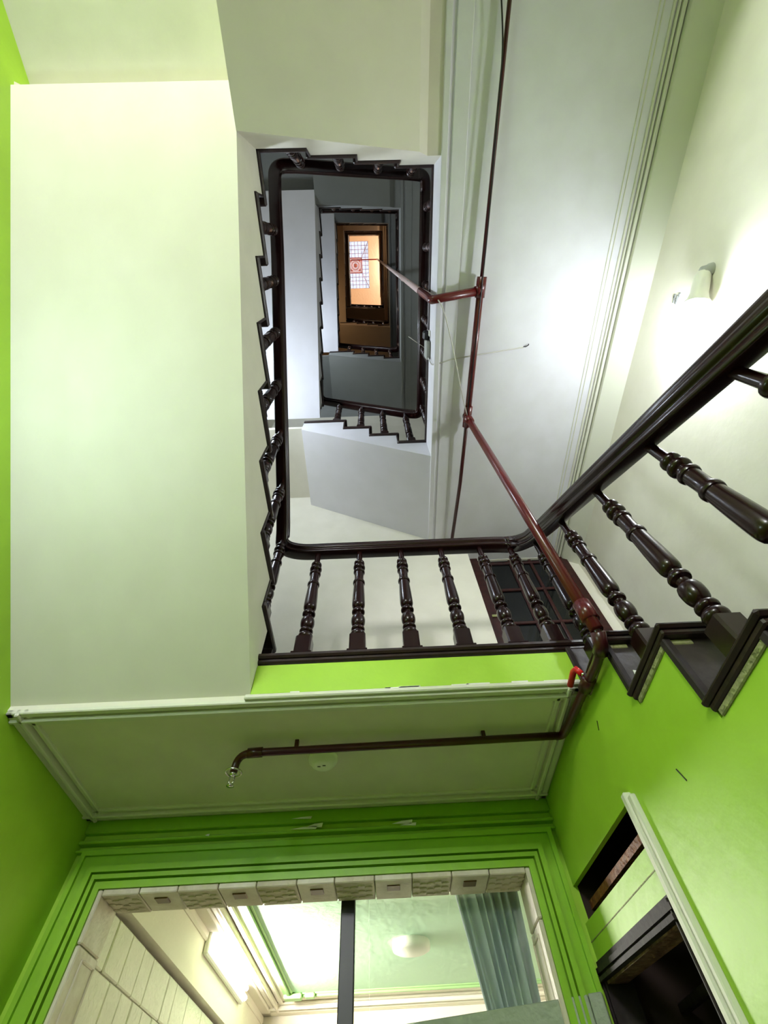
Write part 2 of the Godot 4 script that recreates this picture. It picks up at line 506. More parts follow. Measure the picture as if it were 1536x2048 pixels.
# ---------------------------------------------------------------- the scene
func _ready() -> void:
	rng.seed = 7
	make_materials()
	view_and_light()
	shell()
	lower_wall_and_door()
	doorway()
	lower_stairs()
	storey(2, {"front": M.white, "corner": M.cream, "left": M.white, "back": M.grey, "right": M.grey}, "second floor")  # grey parts carry their shade in the colour
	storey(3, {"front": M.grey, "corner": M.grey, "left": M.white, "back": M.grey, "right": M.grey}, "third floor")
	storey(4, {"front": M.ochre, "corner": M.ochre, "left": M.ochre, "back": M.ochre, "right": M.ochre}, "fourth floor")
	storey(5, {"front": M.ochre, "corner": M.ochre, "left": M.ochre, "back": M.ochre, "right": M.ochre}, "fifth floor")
	top_floor()
	shop_room()
	pipes()
	fittings()

func view_and_light() -> void:
	var cam := Camera3D.new()
	cam.name = "camera"
	add_child(cam)
	cam.transform = Transform3D(Basis(V(0.9990893, -0.0353109, -0.0239529), V(0.0386984, 0.5134168, 0.8572664), -V(0.0179730, 0.8574126, -0.5143157)), V(0, 1.4, 0))
	cam.fov = 99.332
	cam.near = 0.02; cam.far = 100.0
	cam.current = true
	var sky_mat := ProceduralSkyMaterial.new()
	sky_mat.sky_top_color = Color(0.75, 0.82, 0.92); sky_mat.sky_horizon_color = Color(0.86, 0.89, 0.93)
	sky_mat.ground_bottom_color = Color(0.4, 0.4, 0.38); sky_mat.ground_horizon_color = Color(0.7, 0.7, 0.7)
	sky_mat.energy_multiplier = 2.2
	var sky := Sky.new()
	sky.sky_material = sky_mat
	var env := Environment.new()
	env.background_mode = Environment.BG_SKY
	env.sky = sky
	env.tonemap_mode = Environment.TONE_MAPPER_LINEAR
	env.tonemap_exposure = 1.08
	env.sdfgi_enabled = true; env.ssao_enabled = true; env.ssil_enabled = true
	var we := WorldEnvironment.new()
	we.name = "environment"
	we.environment = env
	add_child(we)

func omni(p: Vector3, c: Color, e: float, size: float) -> OmniLight3D:
	var l := OmniLight3D.new()
	l.name = numbered("lamp_light")
	l.light_color = c; l.light_energy = e; l.light_size = size; l.omni_range = 30.0; l.omni_attenuation = 2.0; l.shadow_enabled = true
	add_child(l)
	l.position = p
	return l

func area(p: Vector3, look: Vector3, size: Vector2, c: Color, e: float) -> void:
	var l := AreaLight3D.new()
	l.name = numbered("tube_light")
	l.area_size = size
	l.light_color = c; l.light_energy = e; l.area_range = 30.0; l.area_attenuation = 2.0; l.shadow_enabled = true
	add_child(l)
	l.position = p
	l.basis = Basis.looking_at(look, Vector3.UP if abs(look.y) < 0.9 else Vector3.FORWARD)

func shell() -> void:
	sbox("floor", "pale ground floor of the stair hall and the room beyond", V(-1.8, -0.15, -7.2), V(2.4, 0, 4.0), M.ground)
	# left wall: green up to the lower flight, cream above it
	var st := begin()
	prism(st, [Vector2(ZDOOR, 0), Vector2(ZDOOR, 2.62), Vector2(-1.62, 2.62), Vector2(0.70, 4.15), Vector2(0.70, 4.30), Vector2(ZBACK, 4.30), Vector2(3.6, 4.30), Vector2(3.6, 0)], "x", WALL_L - 0.1, WALL_L)
	struct("wall_left", "bright green painted left wall below the stairs", st, M.green)
	st = begin()
	prism(st, [Vector2(ZDOOR, 2.62), Vector2(ZDOOR, 19.4), Vector2(ZBACK, 19.4), Vector2(ZBACK, 4.30), Vector2(0.70, 4.30), Vector2(0.70, 4.15), Vector2(-1.62, 2.62)], "x", WALL_L - 0.1, WALL_L)
	struct("wall_left", "cream painted left wall of the stairwell above the lower flight", st, M.cream)
	# right wall
	sbox("wall_right", "cream painted right wall of the lower stairs and landing", V(WALL_R, 0, ZDOOR - 0.2), V(WALL_R + 0.2, 8.3, 4.0), M.cream)
	sbox("wall_right", "right wall of the upper floors, darkened to grey in place of shade", V(WALL_R, 8.3, ZDOOR - 0.2), V(WALL_R + 0.2, 12.0, ZBACK), M.grey)
	sbox("wall_right", "ochre right wall of the topmost floors", V(WALL_R, 12.0, ZDOOR - 0.2), V(WALL_R + 0.2, 19.4, ZBACK), M.ochre)
	# front wall above the landing; the door stands in a bay on the right
	st = begin()
	box(st, V(WALL_L - 0.1, 2.60, ZDOOR - 0.2), V(0.79, 8.3, ZUP))
	box(st, V(0.79, 4.70, ZDOOR - 0.2), V(WALL_R, 8.3, ZDOOR))
	box(st, V(0.79, 2.60, ZDOOR - 0.2), V(0.87, 4.70, ZDOOR))
	box(st, V(1.788, 2.60, ZDOOR - 0.2), V(WALL_R, 4.70, ZDOOR))
	struct("wall_front", "cream front wall behind the first landing railing", st, M.cream)
	sbox("wall_front", "front wall of the upper floors, its grey standing for shade", V(WALL_L - 0.1, 8.3, ZDOOR - 0.2), V(WALL_R, 12.0, ZUP), M.grey)
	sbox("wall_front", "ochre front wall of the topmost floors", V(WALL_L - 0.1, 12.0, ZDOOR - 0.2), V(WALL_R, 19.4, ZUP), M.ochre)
	# back wall, open below into the entrance hall
	sbox("wall_back", "cream back wall of the stairwell above the entrance hall", V(WALL_L - 0.1, 4.27, ZBACK), V(WALL_R + 0.2, 12.0, ZBACK + 0.15), M.cream)
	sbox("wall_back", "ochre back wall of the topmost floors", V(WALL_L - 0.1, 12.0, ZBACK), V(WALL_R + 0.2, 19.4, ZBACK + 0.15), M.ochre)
	sbox("wall_back", "cream end wall of the entrance hall", V(WALL_L - 0.1, 0, 3.6), V(WALL_R + 0.2, 4.27, 3.75), M.cream)
	sbox("ceiling", "cream ceiling of the entrance hall", V(WALL_L - 0.1, 4.27, ZBACK), V(WALL_R + 0.2, 4.4, 3.75), M.cream)
	# first landing: slab, soffit and its mouldings
	st = begin()
	box(st, V(WALL_L, 2.58, ZDOOR), V(XS, 2.76, ZLAND))
	box(st, V(XS, 2.62, ZDOOR), V(WALL_R, 2.76, ZLAND))
	var slab := struct("floor", "first landing slab with a cream underside over the doorway", st, M.cream)
	st = begin()
	box(st, V(XL, 2.592, ZLAND), V(XS, 2.745, ZLAND + 0.014), 0.004)
	var fas := struct("trim_1", "bright green painted band along the edge of the first landing", st, M.green)
	st = begin()
	var x0 := WALL_L
	var x1 := XS - 0.012
	var z0 := ZDOOR + 0.06
	for b in [[0.0, 0.030, 0.016], [0.040, 0.018, 0.026], [0.070, 0.022, 0.012]]:
		var a0: float = b[0]
		var a1: float = b[0] + b[1]
		box(st, V(x0, 2.58 - b[2], z0 + a0), V(x1, 2.585, z0 + a1), 0.004)
		box(st, V(x0, 2.58 - b[2], ZLAND - a1), V(x1, 2.585, ZLAND - a0), 0.004)
		box(st, V(x0 + a0, 2.58 - b[2], z0), V(x0 + a1, 2.585, ZLAND), 0.004)
		box(st, V(x1 - a1, 2.58 - b[2], z0), V(x1 - a0, 2.585, ZLAND), 0.004)
	box(st, V(XL - 0.02, 2.572, ZLAND), V(XS - 0.01, 2.594, ZLAND + 0.02), 0.005)
	obj("trim", st, M.bead, slab)
	st = begin()
	box(st, V(XL - 0.01, 2.752, ZDOOR + 0.26), V(WALL_R, 2.775, ZLAND + 0.02), 0.006)
	box(st, V(XL - 0.02, 2.772, ZDOOR + 0.26), V(WALL_R, 2.80, ZLAND + 0.034), 0.008)
	obj("floor_edge", st, M.tread, slab)
	# flakes of old paint along the green band
	st = begin()
	for k in 9:
		var x := -0.45 + 1.2 * rng.randf()
		box(st, V(x, 2.592, ZLAND + 0.0145), V(x + 0.02 + 0.10 * rng.randf(), 2.596 + 0.004 * rng.randf(), ZLAND + 0.0155))
	obj("paint_flakes", st, M.paper, fas).set_meta("kind", "stuff")

func lower_wall_and_door() -> void:
	# the green wall under the right flight, with the closet door and the open transom in it
	var st := begin()
	var p := [Vector2(-1.685, 0), Vector2(-1.685, 2.58), Vector2(-1.6, 2.58), Vector2(-1.6, 2.745)]
	for j in 12:
		var top := 2.565 - 0.235 * j - 0.052
		p.append(Vector2(-1.59 + 0.28 * j, max(top, 0.01)))
		p.append(Vector2(-1.59 + 0.28 * (j + 1), max(top, 0.01)))
	p.append(Vector2(1.78, 0))
	p[4] = Vector2(-1.59, p[4].y)
	prism(st, p, "x", XS, XS + 0.12)
	prism(st, [Vector2(ZDOOR, 2.211), Vector2(-1.685, 2.163), Vector2(-1.685, 2.58), Vector2(ZDOOR, 2.58)], "x", XS, XS + 0.022)
	prism(st, [Vector2(ZDOOR, 1.955), Vector2(-1.685, 1.905), Vector2(-1.685, 2.034), Vector2(ZDOOR, 2.079)], "x", XS, XS + 0.022)
	var w := struct("wall_right", "bright green wall under the right flight with an opening above the closet door", st, M.green)
	st = begin()
	prism(st, [Vector2(ZDOOR, 2.017), Vector2(-1.69, 1.972), Vector2(-1.69, 1.9755), Vector2(ZDOOR, 2.0205)], "x", XS - 0.0012, XS + 0.001)
	obj("crack", st, M.old_paint, w)
	# closet door frame
	var f := Node3D.new()
	f.name = numbered("door_3")
	add_child(f)
	f.position = V(XS, 0, -2.1)
	tag(f, "dark wooden frame of the closet under the right flight", "", "", "structure")
	var heads := [[1.957, 0.022, 0.010], [1.936, 0.016, 0.024], [1.921, 0.014, 0.014], [1.908, 0.012, 0.03]]
	for hd in heads:
		st = begin()
		var ya: float = hd[0]
		prism(st, [Vector2(-2.555, ya - hd[1]), Vector2(-1.685, ya - hd[1] - 0.05), Vector2(-1.685, ya - 0.05), Vector2(-2.555, ya)], "x", XS - hd[2], XS + 0.06)
		obj("head_moulding", st, M.frame_wood, f)
	st = begin()
	prism(st, [Vector2(-2.53, 1.886), Vector2(-1.70, 1.842), Vector2(-1.70, 1.86), Vector2(-2.53, 1.905)], "x", XS - 0.004, XS + 0.075)
	obj("head", st, M.raw_wood, f)
	for s in [[-2.556, -2.515], [-1.722, -1.685]]:
		st = begin()
		box(st, V(XS - 0.012, 0, s[0]), V(XS + 0.10, 1.90, s[1]), 0.004)
		box(st, V(XS - 0.02, 0, s[0] + 0.012), V(XS, 1.90, s[0] + 0.024), 0.003)
		obj("jamb", st, M.frame_wood, f)
	# pale casing strip beside it
	st = begin()
	box(st, V(XS - 0.028, 0, -1.672), V(XS + 0.002, 2.172, -1.642), 0.004)
	box(st, V(XS - 0.020, 0, -1.645), V(XS + 0.002, 2.155, -1.615), 0.004)
	tag(obj("trim_2", st, M.bead), "cream wooden casing strip beside the closet door", "", "", "structure")
	# the closet behind, its lining darkened to look unlit
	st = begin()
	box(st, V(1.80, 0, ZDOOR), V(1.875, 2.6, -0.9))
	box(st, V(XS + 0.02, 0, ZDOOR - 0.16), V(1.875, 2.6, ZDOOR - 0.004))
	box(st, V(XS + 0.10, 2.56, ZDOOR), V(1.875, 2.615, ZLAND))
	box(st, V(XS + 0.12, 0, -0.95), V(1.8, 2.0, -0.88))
	tag(obj("wall_right", st, M.closet), "brown closet lining under the stairs, coloured dark to hold its shade", "", "", "structure")
	var pl := thing("plank", "rough brown plank lying across the opening above the closet door", "plank", V(0.98, 2.05, -2.1))
	st = begin()
	prism(st, [Vector2(-2.56, 2.125), Vector2(-1.69, 2.082), Vector2(-1.69, 2.11), Vector2(-2.56, 2.155)], "x", XS + 0.05, XS + 0.16)
	obj("board", st, M.plank, pl)
	st = begin()
	lathe(st, [Vector2(0.0, -0.05), Vector2(0.045, -0.045), Vector2(0.06, 0.0), Vector2(0.052, 0.04), Vector2(0.02, 0.055), Vector2(0.0, 0.056)], 14, Transform3D(Basis(), V(0.99, 2.075, -2.47)))
	tag(obj("bundle", st, M.old_paint), "small grey bundle stuffed at the front end of the opening above the closet", "bundle")
	var beam := thing("shelf_rail", "dark wooden rail inside the closet behind its door head", "rail", V(1.3, 1.7, -2.1))
	st = begin()
	box(st, V(1.10, 1.80, -2.55), V(1.13, 1.83, -1.0), 0.004)
	obj("bar", st, M.frame_wood, beam)
	st = begin()
	box(st, V(1.35, 0, -2.45), V(1.42, 1.72, -2.38), 0.004)
	obj("post", st, M.plank, beam)
	# the open door leaf
	var leaf := thing("closet_door", "pale grey-green closet door leaf standing open across the doorway", "door", V(0.84, 0, -2.49))
	leaf.rotation.y = 0.0
	var dir := (V(0.069, 0, -2.777) - V(0.786, 0, -2.487)).normalized()
	var nrm := V(-dir.z, 0, dir.x)
	var hinge := V(0.80, 0, -2.482)
	var B := Basis(dir, Vector3.UP, nrm)
	for part in [["top_rail", 0.055, 0.82, 1.765, 1.86, 0.0, 0.035, M.door_paint], ["stile", 0.0, 0.053, 0.0, 1.862, 0.0, 0.036, M.door_paint], ["stile", 0.775, 0.82, 0.0, 1.765, 0.0, 0.034, M.door_paint],
			["panel", 0.10, 0.775, 0.10, 1.745, 0.010, 0.024, M.door_panel], ["bottom_rail", 0.055, 0.775, 0.0, 0.10, 0.0, 0.035, M.door_paint], ["edge_strip", 0.056, 0.10, 0.1, 1.752, 0.006, 0.028, M.yellow_wood]]:
		var t := begin()
		box(t, V(part[1], part[3], part[5]), V(part[2], part[4], part[6]), 0.003)
		t.generate_normals()
		var o := MeshInstance3D.new()
		o.mesh = t.commit(); o.material_override = part[7]; o.name = part[0]
		leaf.add_child(o, true)
		o.transform = Transform3D(B, hinge - leaf.position)
	# scratches in the paint
	for s in [[1.0, 2.431, -1.628, 2.404, -1.650], [1.0, 2.075, -1.322, 2.035, -1.306]]:
		st = begin()
		tube(st, [V(XS - 0.0005, s[1], s[2]), V(XS - 0.0005, s[3], s[4])], 0.0022, 5)
		tag(obj("scratch", st, M.black), "thin dark scratch in the green wall " + ("below the landing pipe" if s[1] > 2.2 else "below the second step"), "scratch")

func doorway() -> void:
	# the wall round the wide opening into the room beyond
	var st := begin()
	box(st, V(WALL_L - 0.1, 0, ZDOOR - 0.18), V(-1.365, 2.60, ZDOOR))
	box(st, V(0.662, 0, ZDOOR - 0.18), V(XS + 0.02, 2.60, ZDOOR))
	box(st, V(-1.365, 2.285, ZDOOR - 0.18), V(0.662, 2.60, ZDOOR))
	struct("wall_front", "green wall round the wide doorway under the first landing", st, M.green)
	# stepped green architrave: each band runs over the head and down both sides
	var bands := [[0.0, 0.028, 0.036], [0.028, 0.008, 0.018], [0.036, 0.018, 0.044], [0.054, 0.007, 0.020], [0.061, 0.024, 0.052], [0.085, 0.050, 0.024], [0.135, 0.022, 0.040]]
	var n := 3
	for b in bands:
		st = begin()
		var i: float = b[0]
		var o: float = b[0] + b[1]
		var z: float = ZDOOR + b[2]
		prism(st, [Vector2(-1.365 - i, 0), Vector2(-1.365 - i, 2.285 + i), Vector2(0.662 + min(i, 0.15), 2.285 + i), Vector2(0.662 + min(i, 0.15), 0), Vector2(0.662 + min(o, 0.17), 0), Vector2(0.662 + min(o, 0.17), 2.285 + o), Vector2(-1.365 - o, 2.285 + o), Vector2(-1.365 - o, 0)], "z", ZDOOR - 0.005, z)
		tag(obj("trim_%d" % n, st, M.deep_green), "green moulded band round the doorway, number %s from the opening" % ["one", "two", "three", "four", "five", "six", "seven"][n - 3], "", "", "structure")
		n += 1
	st = begin()
	for b in [[2.438, 0.010, 0.014], [2.470, 0.014, 0.022], [2.520, 0.06, 0.010]]:
		box(st, V(WALL_L, b[0], ZDOOR - 0.004), V(XS, b[0] + b[1], ZDOOR + 0.02 + b[2]), 0.004)
	tag(obj("trim_%d" % n, st, M.deep_green), "straight green moulding lines under the landing ceiling", "", "", "structure")
	# flaked paint on the lintel
	st = begin()
	for b in [[-0.50, 2.487, 0.13, 0.010], [-0.42, 2.494, 0.08, 0.016], [-0.50, 2.535, 0.10, 0.008], [0.02, 2.489, 0.10, 0.014], [0.06, 2.480, 0.08, 0.010], [-0.93, 2.480, 0.02, 0.006]]:
		prism(st, [Vector2(b[0], b[1]), Vector2(b[0] + b[2], b[1] - 0.004), Vector2(b[0] + b[2] * 1.05, b[1] + b[3]), Vector2(b[0] + b[2] * 0.5, b[1] + b[3] * 0.8)], "z", ZDOOR + 0.0421, ZDOOR + 0.0435)
	tag(obj("paint_flakes", st, M.paper), "bare pale patches of flaked paint on the green lintel", "paint flakes", "", "stuff")
	# the tiled lining of the opening
	var lin := Node3D.new()
	lin.name = numbered("door_1")
	add_child(lin)
	lin.position = V(-0.35, 0, ZDOOR - 0.09)
	tag(lin, "carved beige tile lining of the wide doorway", "", "", "structure")
	var za := ZDOOR - 0.185
	var zb := ZDOOR + 0.028
	var xs := -1.345
	for k in 11:
		var wide := 0.178 if k % 2 == 1 else 0.188
		if k == 0: wide = 0.172
		var xe: float = min(xs + wide, 0.642)
		var inlay := k % 2 == 1
		st = begin()
		box(st, V(xs + 0.0015, 2.262 - 0.003 * rng.randf(), za - 0.006 * rng.randf()), V(xe - 0.0015, 2.286, zb), 0.004)
		if not inlay:                                                  # carved scroll: raised beads along the tile
			for q in 5:
				var cx := xs + 0.02 + (wide - 0.05) * q / 4.0
				for r in 3:
					var cz := za + 0.04 + 0.06 * r + 0.012 * sin(q * 2.0 + r)
					lathe(st, [Vector2(0.020, 0.0), Vector2(0.016, -0.005), Vector2(0.0, -0.007)], 8, Transform3D(Basis.from_scale(V(1, 1, 0.7)), V(cx, 2.262, cz)))
		var t := obj("tile", st, M.tile if not inlay else M.plain_tile, lin)
		if inlay and k < 11:
			var c := (xs + xe) * 0.5
			pbox("inlay", t, V(c - 0.031, 2.257, ZDOOR - 0.085), V(c + 0.031, 2.264, ZDOOR - 0.025), M.inlay, 0.002)
		xs = xe
		if xs > 0.63: break
	for side in [-1, 1]:
		var xa := -1.367 if side < 0 else 0.642
		var xb := -1.345 if side < 0 else 0.664
		for k in 6:
			var ya := 2.265 - 0.168 - (k - 0.0) * 0.36 if k > 0 else 2.265 - 0.168
			var y0: float = max(2.265 - 0.168 - 0.36 * k, 0.0)
			var y1 := 2.286 if k == 0 else 2.265 - 0.168 - 0.36 * (k - 1)
			st = begin()
			box(st, V(xa, y0 + 0.002, za), V(xb, y1 - 0.002, zb), 0.005)
			var face := xb if side < 0 else xa
			if k > 0:                                                  # a sunk rounded field with a raised rim
				var rim := []
				for q in 25:
					var a := TAU * q / 24.0
					rim.append(V(face, (y0 + y1) * 0.5 + clamp(sin(a) * 1.5, -1, 1) * (y1 - y0) * 0.40, (za + zb) * 0.5 - 0.02 + clamp(cos(a) * 1.4, -1, 1) * 0.065))
				tube(st, rim, 0.006, 6)
			obj("tile", st, M.plain_tile, lin)

func lower_stairs() -> void:
	# right flight, climbing to the first landing
	var t := thing("stair_flight", "dark wooden right flight climbing to the first landing over the green wall", "stairs", V(1.36, 0, 0))
	for j in 11:
		var top := 2.565 - 0.235 * j
		if top < 0.2: break
		var z := -1.59 + 0.28 * j
		var st := begin()
		box(st, V(XS - 0.022, top - 0.02, z - 0.01), V(WALL_R, top, z + 0.28 + 0.05), 0.008)
		box(st, V(XS - 0.012, top - 0.038, z), V(WALL_R, top - 0.018, z + 0.28 + 0.036), 0.005)
		obj("tread", st, M.tread, t)
		st = begin()
		box(st, V(XS - 0.006, top - 0.056, z + 0.012), V(XS + 0.08, top - 0.037, z + 0.28 + 0.010), 0.003)
		obj("string_strip", st, M.old_paint, t)
	for j in 12:
		var z := -1.59 + 0.28 * j
		var top := 2.80 - 0.235 * j
		if top < 0.25: break
		pbox("riser", t, V(XS + 0.002, top - 0.235, z - 0.010), V(WALL_R, top - 0.02, z + 0.007), M.riser, 0.002)
		pbox("riser_end", t, V(XS - 0.010, top - 0.235, z - 0.012), V(XS + 0.014, top - 0.036, z + 0.016), M.frame_wood, 0.004)
	# left flight, climbing from the landing to the back
	left_flight(2.80, 8, -1.722, 0.2862, 0.2025, 2.60, ZLAND, 0.664, 0.68, M.cream, "long left flight with a broad cream underside over the hall")
	var st := begin()
	box(st, V(WALL_L, 4.27, 0.68), V(XL, 4.42, ZBACK))
	struct("floor", "flat corner landing at the back left of the hall", st, M.cream)
	back_cross(FLOORS[2], 1, M.cream, "short back flight of three dark-edged steps climbing right over the hall")
	upper_landing(FLOORS[2], M.white, "white second-floor slab with mouldings along the right of the well")
	var b := thing("balustrade", "dark turned-wood railing of the right flight, first landing and left flight", "railing", V(0.8, 2.8, -1.6), "")
	rail(b, [V(0.905, 1.08, 1.48), V(0.905, 3.30, -1.31), V(0.905, 3.46, -1.50), V(0.87, 3.575, -1.612), V(0.76, 3.61, -1.625), V(-0.50, 3.61, -1.625), V(-0.612, 3.64, -1.60), V(-0.612, 3.74, -1.55), V(-0.612, 3.92, -1.345), V(-0.612, 4.88, 0.023), V(-0.612, 5.07, 0.36), V(-0.612, 5.19, 0.525), V(-0.47, 5.245, 0.53), V(0.40, 5.76, 0.53), V(0.515, 5.85, 0.53), V(0.515, 5.85, 0.40)], 0.085)
	for j in 9:
		var z := -1.47 + 0.297 * j
		var top := 2.565 - 0.235 * j
		if j > 5: break
		baluster(b, 0.915, z, top, 3.30 - 0.793 * (z + 1.31) + 0.02)
	for x in [-0.373, -0.114, 0.144, 0.395, 0.639, 0.83]: baluster(b, x, -1.622, 2.80, 3.63)
	for i in 7:
		var z := -1.58 + 0.2862 * i
		baluster(b, -0.608, z, 2.80 + 0.2025 * (i + 1), 3.755 + 0.70 * (z + 1.58) + 0.02)
	for q in [[0.37, 0.0], [0.11, -0.20], [-0.16, -0.41], [-0.42, -0.62]]: baluster(b, q[0], 0.525, FLOORS[2] + q[1], FLOORS[2] + 0.22 + (q[0] + 0.47) * 0.635)

func top_floor() -> void:
	var y := 22.4
	var walls := begin()
	box(walls, V(-2.6, 19.28, ZUP - 0.9), V(-2.5, y, ZBACK + 0.9))
	box(walls, V(2.8, 19.28, ZUP - 0.9), V(2.9, y, ZBACK + 0.9))
	box(walls, V(-2.6, 19.28, ZUP - 1.0), V(2.9, y, ZUP - 0.9))
	box(walls, V(-2.6, 19.28, ZBACK + 0.9), V(2.9, y, ZBACK + 1.0))
	struct("wall_back", "peach walls round the top of the stairwell", walls, M.peach)
	var fl := begin()
	for r in [[-2.6, WALL_L, ZUP - 1.0, ZBACK + 1.0], [WALL_R, 2.9, ZUP - 1.0, ZBACK + 1.0], [WALL_L, WALL_R, ZUP - 1.0, ZUP], [WALL_L, WALL_R, ZBACK, ZBACK + 1.0]]:
		box(fl, V(r[0], 19.2, r[2]), V(r[1], 19.3, r[3]))
	struct("floor", "topmost floor round the stairwell", fl, M.ochre)
	# ceiling with the rooflight in it
	var cx := -0.468
	var cz := -0.49
	var hx := 0.56
	var hz := 0.86
	var c := begin()
	box(c, V(-2.6, y, -3.4), V(cx - hx, y + 0.12, 2.6))
	box(c, V(cx + hx, y, -3.4), V(2.9, y + 0.12, 2.6))
	box(c, V(cx - hx, y, -3.4), V(cx + hx, y + 0.12, cz - hz))
	box(c, V(cx - hx, y, cz + hz), V(cx + hx, y + 0.12, 2.6))
	struct("ceiling", "peach ceiling at the top of the stairwell", c, M.peach)
	var w := Node3D.new()
	w.name = numbered("window_1")
	add_child(w)
	w.position = V(cx, y, cz)
	tag(w, "leaded glass rooflight with an orange medallion at the top of the well", "", "", "structure")
	pbox("pane", w, V(cx - hx, y + 0.03, cz - hz), V(cx + hx, y + 0.034, cz + hz), M.sky_glass, 0.0)
	var lead := begin()
	for k in 13:
		var z := cz - hz + 2 * hz * k / 12.0
		if abs(z - cz) > 0.27: box(lead, V(cx - hx, y + 0.02, z - 0.007), V(cx + hx, y + 0.036, z + 0.007))
		else:
			box(lead, V(cx - hx, y + 0.02, z - 0.007), V(cx - 0.27, y + 0.036, z + 0.007))
			box(lead, V(cx + 0.27, y + 0.02, z - 0.007), V(cx + hx, y + 0.036, z + 0.007))
	for k in 9:
		var x := cx - hx + 2 * hx * k / 8.0
		if abs(x - cx) > 0.27: box(lead, V(x - 0.007, y + 0.02, cz - hz), V(x + 0.007, y + 0.036, cz + hz))
		else:
			box(lead, V(x - 0.007, y + 0.02, cz - hz), V(x + 0.007, y + 0.036, cz - 0.27))
			box(lead, V(x - 0.007, y + 0.02, cz + 0.27), V(x + 0.007, y + 0.036, cz + hz))
	for sx in [-1, 1]:
		for sz in [-1, 1]:
			tube(lead, [V(cx + sx * 0.27, y + 0.028, cz + sz * 0.27), V(cx + sx * hx, y + 0.028, cz + sz * hz)], 0.010, 6)
	obj("leading", lead, M.lead, w)
	# the medallion: a square with corner pieces, a ring and a boss
	var md := begin()
	prism(md, [Vector2(cx - 0.27, cz - 0.27), Vector2(cx + 0.27, cz - 0.27), Vector2(cx + 0.27, cz + 0.27), Vector2(cx - 0.27, cz + 0.27)], "y", y + 0.02, y + 0.024)
	var m := obj("medallion", md, M.stained_pale, w)
	for s in 4:
		var e := begin()
		var a := V(0.27, 0, 0).rotated(Vector3.UP, TAU * s / 4)
		var bb := V(0, 0, 0.27).rotated(Vector3.UP, TAU * s / 4)
		box(e, V(cx, y + 0.012, cz) + a * 1.06 + bb * 1.06, V(cx, y + 0.02, cz) + a * 0.92 - bb * 1.06)
		obj("border", e, M.stained, m)
		var k := begin()
		var corner := V(cx, y + 0.016, cz) + (a + bb) * 0.78
		prism(k, [Vector2(corner.x, corner.z), Vector2((corner - a * 0.42).x, (corner - a * 0.42).z), Vector2((corner - bb * 0.42).x, (corner - bb * 0.42).z)], "y", y + 0.012, y + 0.018)
		obj("corner_piece", k, M.stained, m)
	var rg := begin(true)
	var ring := []
	for q in 33: ring.append(V(cx + 0.15 * cos(TAU * q / 32), y + 0.016, cz + 0.15 * sin(TAU * q / 32)))
	tube(rg, ring, 0.012, 6)
	obj("ring", rg, M.stained, m)
	var bs := begin(true)
	lathe(bs, [Vector2(0.0, 0.0), Vector2(0.06, 0.003), Vector2(0.075, 0.012), Vector2(0.0, 0.014)], 16, Transform3D(Basis(), V(cx, y + 0.006, cz)))
	obj("boss", bs, M.stained, m)
	added_left_bulb(V(-1.55, 5.3, -0.6), Color(0.88, 0.93, 1.0), 1.7, "added unseen white spiral bulb lamp on the left wall under the second left flight")  # three bulbs added out of view to light the flights above them
	added_left_bulb(V(-1.55, 8.86, -0.6), Color(0.88, 0.93, 1.0), 1.4, "added unseen white spiral bulb lamp on the left wall under the third left flight")
	added_left_bulb(V(-1.55, 12.42, -0.6), Color(1.0, 0.88, 0.72), 0.45, "added unseen white spiral bulb lamp on the left wall under the fourth left flight")
	# two warm ceiling lamps added to light the top of the well
	globe(V(1.5, 22.25, -0.6), "added round warm ceiling lamp over the topmost floor", 8.5)
	globe(V(1.3, 15.2, 0.2), "added round warm ceiling lamp under the fifth-floor slab", 0.45)

func globe(p: Vector3, label: String, e: float) -> void:  # a lamp added to brighten the topmost floors
	var t := thing("added_ceiling_lamp", label, "lamp", p + V(0, 0.14, 0))
	var st := begin(true)
	lathe(st, [Vector2(0.0, -0.10), Vector2(0.05, -0.087), Vector2(0.087, -0.05), Vector2(0.10, 0.0), Vector2(0.087, 0.05), Vector2(0.05, 0.087), Vector2(0.0, 0.10)], 20, Transform3D(Basis(), p))
	obj("lamp_globe", st, M.glow_warm, t)
	st = begin(true)
	lathe(st, [Vector2(0.0, 0.08), Vector2(0.06, 0.08), Vector2(0.065, 0.14), Vector2(0.0, 0.15)], 16, Transform3D(Basis(), p))
	obj("lamp_base", st, M.plastic, t)
	omni(p, Color(1.0, 0.945, 0.87), e, 0.1)

func added_left_bulb(p: Vector3, c: Color, e: float, label: String) -> void:  # an unseen lamp, added on the left wall for its light
	var t := thing("wall_lamp", label, "lamp", p)
	var tf := aim(p + V(0.02, 0.02, 0.0), V(0.9, -0.1, 0.0).normalized())
	var st := begin(true)
	lathe(st, [Vector2(0.0, -0.03), Vector2(0.05, -0.03), Vector2(0.05, 0.0), Vector2(0.034, 0.02), Vector2(0.034, 0.07), Vector2(0.0, 0.07)], 20, tf)
	obj("holder", st, M.plastic, t)
	st = begin(true)
	var coil := []
	for q in 61: coil.append(tf * V(0.027 * cos(TAU * q / 18.0), 0.08 + 0.0016 * q, 0.027 * sin(TAU * q / 18.0)))
	tube(st, coil, 0.009, 8)
	obj("bulb", st, M.glow, t)
	omni(tf * V(0, 0.20, 0), c, e, 0.12)

